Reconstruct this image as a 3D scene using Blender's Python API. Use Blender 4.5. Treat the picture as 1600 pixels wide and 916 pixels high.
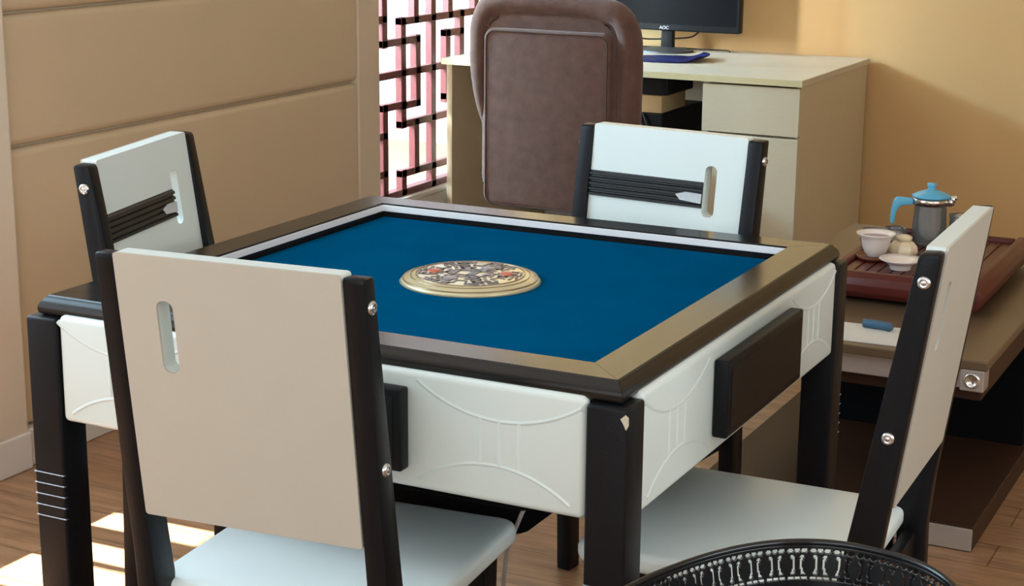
import bpy, bmesh, math, random
from mathutils import Vector, Matrix, Euler

# ------------------------------------------------------------------ clear
for o in list(bpy.data.objects):
    bpy.data.objects.remove(o, do_unlink=True)
SC = bpy.context.scene
COL = SC.collection
PI = math.pi
R = math.radians

# ------------------------------------------------------------------ camera
cam_data = bpy.data.cameras.new('camera')
cam_data.sensor_width = 36.0
cam_data.lens = 36.0 * 2671.4 / 1600.0
cam_data.clip_start = 0.05
cam = bpy.data.objects.new('camera', cam_data)
COL.objects.link(cam)
yaw, pitch, roll = 0.46645, 0.242046, 0.0091225
fwd = Vector((-math.sin(yaw) * math.cos(pitch), math.cos(yaw) * math.cos(pitch), -math.sin(pitch)))
rgt = Vector((math.cos(yaw), math.sin(yaw), 0))
upv = rgt.cross(fwd)
r2 = math.cos(roll) * rgt + math.sin(roll) * upv
u2 = -math.sin(roll) * rgt + math.cos(roll) * upv
m = Matrix((r2, u2, -fwd)).transposed().to_4x4()
m.translation = Vector((1.3013, -2.4230, 1.4010))
cam.matrix_world = m
SC.camera = cam

# ------------------------------------------------------------------ world, sun, daylight, exposure
SC.view_settings.view_transform = 'Standard'
SC.view_settings.look = 'None'
SC.view_settings.gamma = 1.0
SC.view_settings.use_curve_mapping = False
SC.view_settings.exposure = 0.0

world = bpy.data.worlds.new('world')
SC.world = world
world.use_nodes = True
wb = world.node_tree.nodes['Background']
wb.inputs[0].default_value = (0.86, 0.93, 1.0, 1)
wb.inputs[1].default_value = 2.2

def area(name, loc, target, sx, sy, power, color):
    d = bpy.data.lights.new(name, 'AREA')
    d.shape = 'RECTANGLE'; d.size = sx; d.size_y = sy
    d.energy = power; d.color = color
    o = bpy.data.objects.new(name, d)
    o.location = loc
    o.rotation_euler = (Vector(target) - Vector(loc)).to_track_quat('-Z', 'Y').to_euler()
    COL.objects.link(o)
    return o

# daylight entering by the long window in the left wall, the window behind the camera,
# plus added lamps: a fill at right and two beyond the lattice
area('window_daylight_left', (-1.90, -0.45, 1.70), (0.0, -0.45, 0.5), 1.7, 1.5, 62, (0.52, 0.80, 1.0))
area('window_daylight_front', (1.3, -4.15, 1.75), (0.4, 0.0, 0.75), 3.0, 1.4, 26, (0.84, 0.97, 1.0))
area('fill_light_right', (3.5, -0.9, 1.65), (0.3, 0.2, 0.5), 2.2, 1.3, 26, (0.88, 0.99, 1.0))  # added fill for right-facing sides, no known window there
area('sunroom_grazing_lamp', (-3.5, 2.15, 1.98), (-0.4, 3.77, 0.85), 0.50, 0.40, 270, (0.42, 0.75, 1.0))  # added lamp that grazes the back wall through the lattice
area('sunroom_fill_near', (-2.7, 0.95, 1.6), (-1.5, 3.2, 0.8), 0.6, 1.2, 280, (0.82, 0.93, 1.0))  # added lamp to brighten lattice bar sides and the wall corner

sun_d = bpy.data.lights.new('sun', 'SUN')
sun_d.energy = 45.0
sun_d.angle = R(0.6)
sun_d.color = (1.0, 0.98, 0.94)
sun = bpy.data.objects.new('sun', sun_d)
sun.rotation_euler = Vector((1.0, 0.03, -1.6)).to_track_quat('-Z', 'Y').to_euler()
COL.objects.link(sun)

# ------------------------------------------------------------------ materials
def lin(c):
    c = c / 255.0
    return c / 12.92 if c <= 0.04045 else ((c + 0.055) / 1.055) ** 2.4

def rgb(r, g, b):
    return (lin(r), lin(g), lin(b), 1)

def mat(name, col, rough=0.5, metal=0.0, spec=0.5, noise=0.0, nscale=40, bump=0.0, bscale=200, coat=0.0, trans=0.0, sheen=0.0, ior=1.45, stretch=None):
    m = bpy.data.materials.new(name)
    m.use_nodes = True
    nt = m.node_tree
    b = nt.nodes['Principled BSDF']
    b.inputs['Base Color'].default_value = col
    b.inputs['Roughness'].default_value = rough
    b.inputs['Metallic'].default_value = metal
    b.inputs['Specular IOR Level'].default_value = spec
    b.inputs['Coat Weight'].default_value = coat
    b.inputs['Coat Roughness'].default_value = 0.08
    b.inputs['Transmission Weight'].default_value = trans
    b.inputs['Sheen Weight'].default_value = sheen
    b.inputs['IOR'].default_value = ior
    tc = nt.nodes.new('ShaderNodeTexCoord')
    src = tc.outputs['Object']
    if stretch:
        mp = nt.nodes.new('ShaderNodeMapping')
        mp.inputs['Scale'].default_value = stretch
        nt.links.new(src, mp.inputs['Vector'])
        src = mp.outputs['Vector']
    if noise > 0:
        n = nt.nodes.new('ShaderNodeTexNoise')
        n.inputs['Scale'].default_value = nscale
        n.inputs['Detail'].default_value = 5
        nt.links.new(src, n.inputs['Vector'])
        mx = nt.nodes.new('ShaderNodeMixRGB')
        k = noise
        mx.inputs[1].default_value = (col[0] * (1 - k), col[1] * (1 - k), col[2] * (1 - k), 1)
        mx.inputs[2].default_value = (min(1, col[0] * (1 + k)), min(1, col[1] * (1 + k)), min(1, col[2] * (1 + k)), 1)
        nt.links.new(n.outputs['Fac'], mx.inputs[0])
        nt.links.new(mx.outputs[0], b.inputs['Base Color'])
    if bump > 0:
        n2 = nt.nodes.new('ShaderNodeTexNoise')
        n2.inputs['Scale'].default_value = bscale
        n2.inputs['Detail'].default_value = 4
        nt.links.new(src, n2.inputs['Vector'])
        bp = nt.nodes.new('ShaderNodeBump')
        bp.inputs['Strength'].default_value = bump
        bp.inputs['Distance'].default_value = 0.002
        nt.links.new(n2.outputs['Fac'], bp.inputs['Height'])
        nt.links.new(bp.outputs['Normal'], b.inputs['Normal'])
    return m

M = {}
M['black'] = mat('black_lacquered_wood', (0.006, 0.006, 0.0075, 1), 0.40, spec=0.22, noise=0.3, nscale=25, bump=0.15, bscale=300)
M['rimwood'] = mat('dark_walnut_rim', (0.011, 0.009, 0.008, 1), 0.22, spec=0.5, noise=0.35, nscale=18, bump=0.06, bscale=120)
M['white'] = mat('white_lacquer', rgb(216, 223, 219), 0.34, noise=0.02, nscale=8)
M['seatwhite'] = mat('white_seat_lacquer', rgb(232, 242, 242), 0.30, noise=0.03, nscale=6)
M['beigeback'] = mat('beige_laminate', rgb(190, 184, 172), 0.5, noise=0.04, nscale=12, bump=0.1, bscale=500)
M['creamback'] = mat('cream_laminate', rgb(226, 218, 203), 0.5, noise=0.04, nscale=12, bump=0.1, bscale=500)
M['strip'] = mat('white_inner_strip', rgb(232, 230, 230), 0.4)
M['felt'] = mat('blue_felt', (0.0, 0.073, 0.170, 1), 0.95, spec=0.0, noise=0.14, nscale=9, bump=0.5, bscale=900)
M['gap'] = mat('black_gap', (0.004, 0.004, 0.005, 1), 0.8, spec=0.08)
M['chrome'] = mat('chrome', (0.72, 0.72, 0.74, 1), 0.22, metal=1.0)
M['rubber'] = mat('black_ribbed_rubber', (0.012, 0.012, 0.013, 1), 0.38)
M['tag'] = mat('silver_tag', rgb(190, 192, 195), 0.35, noise=0.25, nscale=60)
M['chip'] = mat('bare_wood_chip', rgb(205, 192, 170), 0.7)
M['groove'] = mat('silver_groove', rgb(150, 156, 166), 0.4, metal=0.5)
M['gold'] = mat('champagne_gold', rgb(214, 200, 160), 0.28, metal=0.25, coat=0.4)
M['goldrim'] = mat('bronze_ring', rgb(150, 128, 98), 0.3, metal=0.6, coat=0.3)
M['fret'] = mat('dark_fretwork', rgb(74, 66, 68), 0.4, coat=0.3)
M['greyin'] = mat('grey_inlay', rgb(150, 140, 140), 0.4, coat=0.3)
M['red'] = mat('red_light_button', rgb(196, 108, 86), 0.3, coat=0.4)
M['padwall'] = mat('beige_leatherette', rgb(199, 178, 149), 0.5, noise=0.04, nscale=5, bump=0.15, bscale=160)
M['trim'] = mat('beige_painted_trim', rgb(206, 188, 164), 0.5, noise=0.03, nscale=6)
M['paletrim'] = mat('pale_painted_trim', rgb(216, 204, 188), 0.5, noise=0.03, nscale=6)
M['whitebase'] = mat('white_baseboard_paint', rgb(226, 220, 216), 0.45, noise=0.02, nscale=6)
M['orange'] = mat('ochre_wallpaper', rgb(208, 168, 114), 0.75, noise=0.03, nscale=4, bump=0.12, bscale=260)
M['plaster'] = mat('cream_plaster', rgb(228, 214, 190), 0.8, noise=0.02, nscale=4)
M['ceil'] = mat('white_ceiling_paint', rgb(238, 234, 228), 0.9, noise=0.01, nscale=4)
M['desk'] = mat('pale_beige_laminate', rgb(200, 186, 158), 0.42, noise=0.05, nscale=30, bump=0.05, bscale=90, stretch=(1, 1, 6))
M['desktop'] = mat('pale_desk_laminate', rgb(200, 190, 172), 0.35, noise=0.03, nscale=18)
M['deskedge'] = mat('yellow_edge_banding', rgb(206, 190, 146), 0.5, noise=0.04, nscale=30)
M['lattice'] = mat('dark_red_lacquer', rgb(100, 48, 50), 0.35, noise=0.1, nscale=20)
M['velvet'] = mat('brown_velvet', rgb(102, 76, 67), 0.95, spec=0.05, noise=0.45, nscale=26, bump=0.8, bscale=420, sheen=0.25)
M['piping'] = mat('brown_piping', rgb(66, 48, 42), 0.85, noise=0.2, nscale=60)
M['plastic'] = mat('black_plastic', (0.010, 0.010, 0.011, 1), 0.45, spec=0.25, noise=0.1, nscale=60)
M['screen'] = mat('monitor_screen', (0.004, 0.0045, 0.006, 1), 0.3, spec=0.12, noise=0.1, nscale=5)
M['darkgrey'] = mat('dark_grey_plastic', rgb(60, 58, 58), 0.45, noise=0.1, nscale=40)
M['bluepad'] = mat('navy_blue_pad', rgb(20, 30, 84), 0.4, spec=0.2, noise=0.1, nscale=30)
M['cable'] = mat('black_cable', (0.015, 0.015, 0.015, 1), 0.5)
M['greycable'] = mat('grey_cable', rgb(176, 172, 168), 0.5)
M['tawny'] = mat('tan_carton', rgb(180, 150, 108), 0.7, noise=0.08, nscale=30)
M['tabletopglass'] = mat('dark_brown_glass_top', rgb(98, 78, 58), 0.32, spec=0.45, noise=0.1, nscale=12)
M['brownlam'] = mat('dark_brown_laminate', rgb(58, 38, 27), 0.48, spec=0.25, noise=0.2, nscale=14, stretch=(1, 5, 1))
M['brushed'] = mat('brushed_metal', rgb(186, 176, 168), 0.42, metal=0.6, noise=0.1, nscale=60, stretch=(1, 1, 8))
M['rosewood'] = mat('red_rosewood', rgb(84, 31, 25), 0.4, spec=0.35, noise=0.3, nscale=16, coat=0.06, stretch=(1, 6, 1))
M['porcelain'] = mat('white_porcelain', rgb(240, 226, 218), 0.18, noise=0.01, nscale=10, coat=0.3)
M['creamware'] = mat('cream_glazed_clay', rgb(236, 216, 184), 0.3, noise=0.05, nscale=24, coat=0.2)
M['tea'] = mat('tea_liquid', rgb(150, 116, 104), 0.1, noise=0.05, nscale=20)
def thin_glass():
    m = bpy.data.materials.new('thin_clear_glass')
    m.use_nodes = True
    nt = m.node_tree
    out = nt.nodes['Material Output']
    nt.nodes.remove(nt.nodes['Principled BSDF'])
    a = nt.nodes.new('ShaderNodeBsdfTransparent'); a.inputs[0].default_value = (0.93, 0.94, 0.93, 1)
    g = nt.nodes.new('ShaderNodeBsdfGlossy'); g.inputs['Roughness'].default_value = 0.08
    d = nt.nodes.new('ShaderNodeBsdfDiffuse'); d.inputs[0].default_value = (0.86, 0.84, 0.82, 1)
    m0 = nt.nodes.new('ShaderNodeMixShader'); m0.inputs[0].default_value = 0.13
    fr = nt.nodes.new('ShaderNodeFresnel'); fr.inputs['IOR'].default_value = 1.5
    mx = nt.nodes.new('ShaderNodeMixShader')
    nt.links.new(a.outputs[0], m0.inputs[1]); nt.links.new(d.outputs[0], m0.inputs[2])
    nt.links.new(fr.outputs[0], mx.inputs[0]); nt.links.new(m0.outputs[0], mx.inputs[1]); nt.links.new(g.outputs[0], mx.inputs[2])
    nt.links.new(mx.outputs[0], out.inputs['Surface'])
    return m
M['glass'] = thin_glass()
M['steel'] = mat('polished_steel', (0.74, 0.71, 0.68, 1), 0.2, metal=1.0, noise=0.2, nscale=30)
M['blueplastic'] = mat('sky_blue_plastic', rgb(96, 178, 214), 0.35, noise=0.03, nscale=20)
M['coaster'] = mat('brown_wood_coaster', rgb(112, 62, 36), 0.4, noise=0.2, nscale=40)
M['tray'] = mat('black_glossy_enamel', (0.010, 0.010, 0.011, 1), 0.16, spec=0.6, noise=0.1, nscale=30)
M['paper'] = mat('white_paper', rgb(216, 210, 202), 0.7, noise=0.03, nscale=30)
M['bluewrap'] = mat('blue_wrapper', rgb(60, 96, 122), 0.4, noise=0.2, nscale=50)
M['blocker'] = mat('grey_blocker', rgb(150, 150, 150), 0.9, noise=0.05, nscale=20)
M['sunfloor'] = mat('sandstone_tile', rgb(196, 168, 128), 0.6, noise=0.05, nscale=4)
M['letter'] = mat('pale_lettering', rgb(205, 208, 212), 0.5)

def wood_floor():
    m = bpy.data.materials.new('warm_oak_planks')
    m.use_nodes = True
    nt = m.node_tree
    b = nt.nodes['Principled BSDF']
    b.inputs['Roughness'].default_value = 0.34
    tc = nt.nodes.new('ShaderNodeTexCoord')
    mp = nt.nodes.new('ShaderNodeMapping')
    mp.inputs['Rotation'].default_value = (0, 0, R(0))
    nt.links.new(tc.outputs['Object'], mp.inputs['Vector'])
    br = nt.nodes.new('ShaderNodeTexBrick')
    br.inputs['Scale'].default_value = 1.0
    br.inputs['Brick Width'].default_value = 1.1
    br.inputs['Row Height'].default_value = 0.125
    br.inputs['Mortar Size'].default_value = 0.0022
    br.inputs['Bias'].default_value = 0.0
    br.inputs['Color1'].default_value = rgb(176, 136, 104)
    br.inputs['Color2'].default_value = rgb(166, 126, 94)
    br.inputs['Mortar'].default_value = rgb(128, 94, 68)
    br.offset = 0.37
    nt.links.new(mp.outputs['Vector'], br.inputs['Vector'])
    mp2 = nt.nodes.new('ShaderNodeMapping')
    mp2.inputs['Scale'].default_value = (1.6, 14, 1)
    nt.links.new(tc.outputs['Object'], mp2.inputs['Vector'])
    n = nt.nodes.new('ShaderNodeTexNoise')
    n.inputs['Scale'].default_value = 3.0
    n.inputs['Detail'].default_value = 8
    n.inputs['Roughness'].default_value = 0.65
    nt.links.new(mp2.outputs['Vector'], n.inputs['Vector'])
    cr = nt.nodes.new('ShaderNodeValToRGB')
    cr.color_ramp.elements[0].position = 0.32
    cr.color_ramp.elements[0].color = (0.55, 0.5, 0.47, 1)
    cr.color_ramp.elements[1].position = 0.68
    cr.color_ramp.elements[1].color = (1.12, 1.1, 1.08, 1)
    nt.links.new(n.outputs['Fac'], cr.inputs['Fac'])
    mx = nt.nodes.new('ShaderNodeMixRGB')
    mx.blend_type = 'MULTIPLY'
    mx.inputs[0].default_value = 1.0
    nt.links.new(br.outputs['Color'], mx.inputs[1])
    nt.links.new(cr.outputs['Color'], mx.inputs[2])
    nt.links.new(mx.outputs[0], b.inputs['Base Color'])
    return m
M['floor'] = wood_floor()

# ------------------------------------------------------------------ mesh helpers
def newbm():
    return bmesh.new()

def tr(verts, mtx):
    for v in verts:
        v.co = mtx @ v.co

def box(bm, x0, y0, z0, x1, y1, z1, bev=0.0, seg=2, mi=0, mtx=None):
    """axis box, own bevel, appended to bm"""
    t = bmesh.new()
    vs = [t.verts.new(p) for p in ((x0, y0, z0), (x1, y0, z0), (x1, y1, z0), (x0, y1, z0), (x0, y0, z1), (x1, y0, z1), (x1, y1, z1), (x0, y1, z1))]
    for f in ((3, 2, 1, 0), (4, 5, 6, 7), (0, 1, 5, 4), (1, 2, 6, 5), (2, 3, 7, 6), (3, 0, 4, 7)):
        t.faces.new([vs[i] for i in f])
    if bev > 0:
        bmesh.ops.bevel(t, geom=t.edges[:], offset=bev, segments=seg, profile=0.5, affect='EDGES')
    merge(bm, t, mi, mtx)

def merge(bm, t, mi=0, mtx=None):
    bmesh.ops.recalc_face_normals(t, faces=t.faces[:])
    vm = {}
    for v in t.verts:
        co = v.co if mtx is None else mtx @ v.co
        vm[v] = bm.verts.new(co)
    for f in t.faces:
        try:
            nf = bm.faces.new([vm[v] for v in f.verts])
            nf.material_index = mi
            nf.smooth = f.smooth
        except ValueError:
            pass
    t.free()

def prism(bm, pts, axis, a, b, bev=0.0, seg=2, mi=0, mtx=None):
    """polygon pts (u,v) extruded along axis from a to b. axis x: (y,z); y: (x,z); z: (x,y)"""
    def P(u, v, w):
        return {'x': (w, u, v), 'y': (u, w, v), 'z': (u, v, w)}[axis]
    t = bmesh.new()
    A = [t.verts.new(P(u, v, a)) for u, v in pts]
    B = [t.verts.new(P(u, v, b)) for u, v in pts]
    n = len(pts)
    t.faces.new(A[::-1]); t.faces.new(B)
    for i in range(n):
        t.faces.new((A[i], A[(i + 1) % n], B[(i + 1) % n], B[i]))
    bmesh.ops.recalc_face_normals(t, faces=t.faces[:])
    if bev > 0:
        bmesh.ops.bevel(t, geom=t.edges[:], offset=bev, segments=seg, profile=0.5, affect='EDGES')
    merge(bm, t, mi, mtx)

def lathe(bm, prof, n=40, mi=0, mtx=None, close=False):
    """prof: list of (r, z)"""
    t = bmesh.new()
    rings = []
    for r, z in prof:
        if r < 1e-6:
            rings.append([t.verts.new((0, 0, z))])
        else:
            rings.append([t.verts.new((r * math.cos(2 * PI * i / n), r * math.sin(2 * PI * i / n), z)) for i in range(n)])
    pairs = list(zip(rings, rings[1:]))
    if close:
        pairs.append((rings[-1], rings[0]))
    for A, B in pairs:
        for i in range(n):
            j = (i + 1) % n
            if len(A) == 1 and len(B) == 1:
                continue
            if len(A) == 1:
                f = t.faces.new((A[0], B[i], B[j]))
            elif len(B) == 1:
                f = t.faces.new((A[i], A[j], B[0]))
            else:
                f = t.faces.new((A[i], A[j], B[j], B[i]))
            f.smooth = True
    merge(bm, t, mi, mtx)

def tube(bm, path, r, n=10, mi=0, closed=False, sx=1.0, mtx=None):
    """swept circular/elliptic tube along path (list of Vectors), r a number or list"""
    t = bmesh.new()
    path = [Vector(p) for p in path]
    N = len(path)
    rings = []
    prev = None
    for i, p in enumerate(path):
        if closed:
            d = path[(i + 1) % N] - path[i - 1]
        else:
            d = path[min(i + 1, N - 1)] - path[max(i - 1, 0)]
        d.normalize()
        if prev is None:
            ref = Vector((0, 0, 1)) if abs(d.z) < 0.9 else Vector((1, 0, 0))
            u = d.cross(ref).normalized()
        else:
            u = (prev - d * prev.dot(d)).normalized()
        w = d.cross(u)
        prev = u
        rr = r[i] if isinstance(r, (list, tuple)) else r
        rings.append([t.verts.new(p + u * (rr * math.cos(2 * PI * k / n)) + w * (rr * sx * math.sin(2 * PI * k / n))) for k in range(n)])
    rng = N if closed else N - 1
    for i in range(rng):
        A, B = rings[i], rings[(i + 1) % N]
        for k in range(n):
            f = t.faces.new((A[k], A[(k + 1) % n], B[(k + 1) % n], B[k]))
            f.smooth = True
    if not closed:
        t.faces.new(rings[0][::-1]); t.faces.new(rings[-1])
    merge(bm, t, mi, mtx)

def smooth_path(pts, n=8, closed=False):
    pts = [Vector(p) for p in pts]
    out = []
    N = len(pts)
    for i in range(N if closed else N - 1):
        p0 = pts[i - 1] if (i > 0 or closed) else pts[0]
        p1 = pts[i]; p2 = pts[(i + 1) % N]
        p3 = pts[(i + 2) % N] if (closed or i + 2 < N) else pts[-1]
        for k in range(n):
            s = k / n
            out.append(0.5 * ((2 * p1) + (p2 - p0) * s + (2 * p0 - 5 * p1 + 4 * p2 - p3) * s * s + (3 * p1 - p0 - 3 * p2 + p3) * s ** 3))
    if not closed:
        out.append(pts[-1])
    return out

def rrect(x0, y0, x1, y1, r, n=6):
    pts = []
    for cx, cy, a0 in ((x1 - r, y1 - r, 0), (x0 + r, y1 - r, 90), (x0 + r, y0 + r, 180), (x1 - r, y0 + r, 270)):
        for k in range(n + 1):
            a = R(a0 + 90 * k / n)
            pts.append((cx + r * math.cos(a), cy + r * math.sin(a)))
    return pts

def obj(name, bm, mats, parent=None, sm=None):
    me = bpy.data.meshes.new(name)
    bmesh.ops.remove_doubles(bm, verts=bm.verts[:], dist=1e-6)
    bm.to_mesh(me)
    bm.free()
    if not isinstance(mats, (list, tuple)):
        mats = [mats]
    for k in mats:
        me.materials.append(M[k] if isinstance(k, str) else k)
    if sm is not None:
        try:
            for p in me.polygons:
                p.use_smooth = True
            me.set_sharp_from_angle(angle=R(sm))
        except Exception:
            pass
    o = bpy.data.objects.new(name, me)
    COL.objects.link(o)
    if parent is not None:
        o.parent = parent
    return o

def tag(o, label, cat, group=None, kind=None):
    o['label'] = label
    o['category'] = cat
    if group:
        o['group'] = group
    if kind:
        o['kind'] = kind
    return o

def thing(name, label, cat, loc=(0, 0, 0), rz=0.0, group=None):
    o = bpy.data.objects.new(name, None)
    o.empty_display_size = 0.05
    COL.objects.link(o)
    o.location = loc
    o.rotation_euler = (0, 0, rz)
    return tag(o, label, cat, group)

def struct(name, bm, m, label=None, sm=None):
    o = obj(name, bm, m, None, sm)
    o['kind'] = 'structure'
    if label:
        o['label'] = label
    return o

def copy_tree(o, parent=None):
    c = o.copy()
    COL.objects.link(c)
    if parent is not None:
        c.parent = parent
    for ch in list(o.children):
        copy_tree(ch, c)
    return c

def T(x, y, z, rz=0.0, rx=0.0, ry=0.0):
    return Matrix.Translation((x, y, z)) @ Euler((rx, ry, rz)).to_matrix().to_4x4()

# ================================================================== SETTING
b = newbm(); box(b, -1.80, -4.0, -0.06, 3.3, 3.85, 0.0); struct('floor', b, 'floor', 'warm brown wooden plank floor')
b = newbm(); box(b, -1.80, -4.0, 2.70, 3.3, 3.85, 2.78); struct('ceiling', b, 'ceil', 'white ceiling')
b = newbm(); box(b, -1.86, 3.77, 0.0, 3.3, 3.87, 2.70); struct('wall_back', b, 'orange', 'ochre wall behind the desk')
b = newbm()
box(b, 3.2, -4.0, 0.0, 3.3, -2.1, 2.70); box(b, 3.2, 0.3, 0.0, 3.3, 3.77, 2.70); box(b, 3.2, -2.1, 0.0, 3.3, 0.3, 1.0); box(b, 3.2, -2.1, 2.45, 3.3, 0.3, 2.70)
struct('wall_right', b, 'orange', 'ochre side wall')
# wall behind the camera with its window opening
b = newbm()
box(b, -1.60, -4.0, 0.0, -1.15, -3.9, 2.70); box(b, 2.85, -4.0, 0.0, 3.2, -3.9, 2.70)
box(b, -1.15, -4.0, 0.0, 2.85, -3.9, 0.92); box(b, -1.15, -4.0, 2.45, 2.85, -3.9, 2.70)
struct('wall_front', b, 'plaster')
# left wall: solid part behind the panels, then the window strip
b = newbm()
box(b, -1.62, 0.47, 0.0, -1.515, 2.20, 2.70)
box(b, -1.62, -4.0, 0.0, -1.515, 0.47, 0.66); box(b, -1.62, -4.0, 2.40, -1.515, 0.47, 2.70)
box(b, -1.62, -4.0, 0.66, -1.515, -2.85, 2.40)
struct('wall_left', b, 'plaster', 'left wall that carries the padded panels')
# low wall under the lattice and the header above it
b = newbm()
box(b, -1.82, 2.20, 0.0, -1.705, 3.77, 0.262); box(b, -1.84, 2.20, 0.262, -1.698, 3.77, 0.281, 0.004)
box(b, -1.80, 2.20, 2.32, -1.705, 3.77, 2.70)
struct('wall_lattice', b, 'whitebase', 'low pale wall and ledge under the red lattice')
# trims
b = newbm(); box(b, -1.80, 2.048, 0.0, -1.482, 2.172, 2.70, 0.004); struct('trim_1', b, 'trim', 'flat beige upright between padded panels and lattice')
b = newbm(); box(b, -1.56, 0.40, 0.0, -1.470, 0.528, 2.70, 0.008); struct('trim_2', b, 'paletrim', 'pale upright at near end of padded panels')
b = newbm()
box(b, -1.515, 0.528, 0.0, -1.478, 2.048, 0.092, 0.004); box(b, -1.515, -3.9, 0.0, -1.466, 0.53, 0.092, 0.004)
struct('baseboard_left', b, 'whitebase', 'white baseboard along the left wall')
b = newbm(); box(b, -1.69, 3.752, 0.0, 3.2, 3.77, 0.09, 0.003); struct('baseboard_back', b, 'whitebase')
# the long window in the left wall: frame with slender uprights
b = newbm()
for y0, y1 in ((-2.85, -2.79), (0.375, 0.40)):
    box(b, -1.60, y0, 0.66, -1.54, y1, 2.40)
box(b, -1.60, -2.85, 0.66, -1.54, 0.40, 0.70); box(b, -1.60, -2.85, 2.36, -1.54, 0.40, 2.40)
for yy, hw in ((0.25, 0.040), (0.120, 0.012), (-0.06, 0.014), (-0.50, 0.03), (-1.10, 0.03), (-1.70, 0.03), (-2.30, 0.03)):
    box(b, -1.60, yy - hw, 0.70, -1.55, yy + hw, 2.36)
struct('window_1', b, 'whitebase', 'long window in the left wall')
b = newbm()
for x0, x1 in ((-1.15, -1.09), (0.82, 0.88), (2.79, 2.85)):
    box(b, x0, -3.98, 0.92, x1, -3.92, 2.45)
for z0 in (0.92, 2.40):
    box(b, -1.15, -3.98, z0, 2.85, -3.92, z0 + 0.05)
struct('window_2', b, 'whitebase', 'window behind the camera')

# sunroom beyond the lattice: floor, far parapet, added wall with lamp opening, added roof against the sun
b = newbm(); box(b, -6.5, 0.8, -0.05, -1.86, 5.4, 0.0); struct('floor_sunroom', b, 'sunfloor')
b = newbm()
box(b, -3.62, 0.8, 0.0, -3.55, 1.75, 2.6); box(b, -3.62, 2.60, 0.0, -3.55, 3.3, 2.6)
box(b, -3.62, 1.75, 0.0, -3.55, 2.60, 1.55); box(b, -3.62, 1.75, 2.40, -3.55, 2.60, 2.6)
struct('wall_for_lamp', b, 'ceil')  # unseen wall added to give the grazing lamp an opening
b = newbm(); box(b, -6.5, 0.8, 2.62, -1.80, 5.4, 2.70); struct('ceiling_sun_blocker', b, 'ceil')  # unseen roof added to keep sun off the lattice and tiles
b = newbm(); box(b, -2.28, -4.2, 2.42, -1.62, 0.6, 2.45); box(b, -2.30, -4.2, 2.36, -2.26, 0.6, 2.45)  # unseen slab added so sun reaches only a strip of floor
struct('trim_sun_blocker', b, 'blocker', 'awning slab added unseen above the left window to limit sun')

# ------------------------------------------------------------------ padded wall panels
def padded_panel(z0, z1, label):
    bm = newbm()
    n = 10
    pr = [(-1.512, z0 + 0.001)]
    r = 0.020
    for k in range(n + 1):
        a = R(-90 + 90 * k / n)
        pr.append((-1.512 + 0.002 + r * math.cos(a), z0 + 0.003 + r + r * math.sin(a)))
    for k in range(n + 1):
        a = R(90 * k / n)
        pr.append((-1.512 + 0.002 + r * math.cos(a), z1 - 0.003 - r + r * math.sin(a)))
    pr.append((-1.512, z1 - 0.001))
    prism(bm, pr, 'y', 0.530, 2.046)
    o = obj('wall_panel', bm, 'padwall', None, 30)
    tag(o, label, 'wall panel', 'padded panels on left wall')
padded_panel(0.094, 0.768, 'tall padded beige wall panel right behind the left black and white chair')
padded_panel(0.768, 1.076, 'padded beige wall panel between the two seams, above the left chair')
padded_panel(1.076, 1.384, 'padded beige wall panel above the upper seam, at top left of the photo')

# ------------------------------------------------------------------ red lattice
lat = thing('lattice_screen', 'dark red wooden lattice screen with geometric fretwork, glowing daylight behind', 'screen', (-1.72, 3.1, 0.281))
def latbox(bm, y0, y1, z0, z1, d=0.026):
    box(bm, -d, y0 - 3.1, z0 - 0.281, 0.0, y1 - 3.1, z1 - 0.281, 0.0015, 1)
VW, HW = 0.0165, 0.0125
Vs = [(2.602, 0.822, 1.12), (2.602, 0.303, 0.606), (2.727, 0.533, 0.893), (2.727, 0.293, 0.362), (2.817, 0.893, 1.12), (2.817, 0.362, 0.533),
      (2.829, 0.600, 0.828), (2.939, 0.293, 1.12), (3.047, 0.590, 0.715), (3.047, 0.715, 0.829), (3.064, 0.893, 1.12), (3.152, 0.533, 0.893),
      (3.265, 0.893, 1.12), (3.265, 0.293, 0.60), (3.152, 0.293, 0.362)]
Hs = [(0.909, 2.52, 2.602), (0.825, 2.602, 2.829), (0.893, 2.727, 3.265), (0.829, 3.047, 3.152), (0.715, 2.52, 3.40), (0.605, 2.602, 2.727),
      (0.600, 2.727, 2.829), (0.510, 2.52, 2.602), (0.377, 2.52, 2.602), (0.535, 2.727, 3.265), (0.360, 2.727, 3.15), (0.600, 3.047, 3.30)]
zm = 1.12
bm = newbm()
for y, z0, z1 in Vs:
    latbox(bm, y - VW, y + VW, z0 - HW, z1 + HW)
for z, y0, y1 in Hs:
    latbox(bm, y0 - VW, y1 + VW, z - HW, z + HW, 0.025)
# the same motif mirrored above, and mirrored again to the far end
for y, z0, z1 in Vs:
    latbox(bm, y - VW, y + VW, 2 * zm - z1 - HW, 2 * zm - z0 + HW)
for z, y0, y1 in Hs:
    latbox(bm, y0 - VW, y1 + VW, 2 * zm - z - HW, 2 * zm - z + HW, 0.025)
for y in (3.40, 3.52):
    latbox(bm, y - VW, y + VW, 0.293, 2.0)
for z in (0.36, 0.60, 0.893, 1.2, 1.5, 1.8):
    latbox(bm, 3.265, 3.62, z - HW, z + HW, 0.025)
obj('fretwork', bm, 'lattice', lat)
bm = newbm()
latbox(bm, 2.48, 3.66, 0.281, 0.305, 0.04); latbox(bm, 2.48, 3.66, 1.94, 1.98, 0.04)
latbox(bm, 2.48, 2.515, 0.281, 2.319, 0.04); latbox(bm, 3.63, 3.67, 0.281, 2.319, 0.04); latbox(bm, 2.48, 3.66, 2.29, 2.319, 0.04)
obj('frame', bm, 'lattice', lat)

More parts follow.
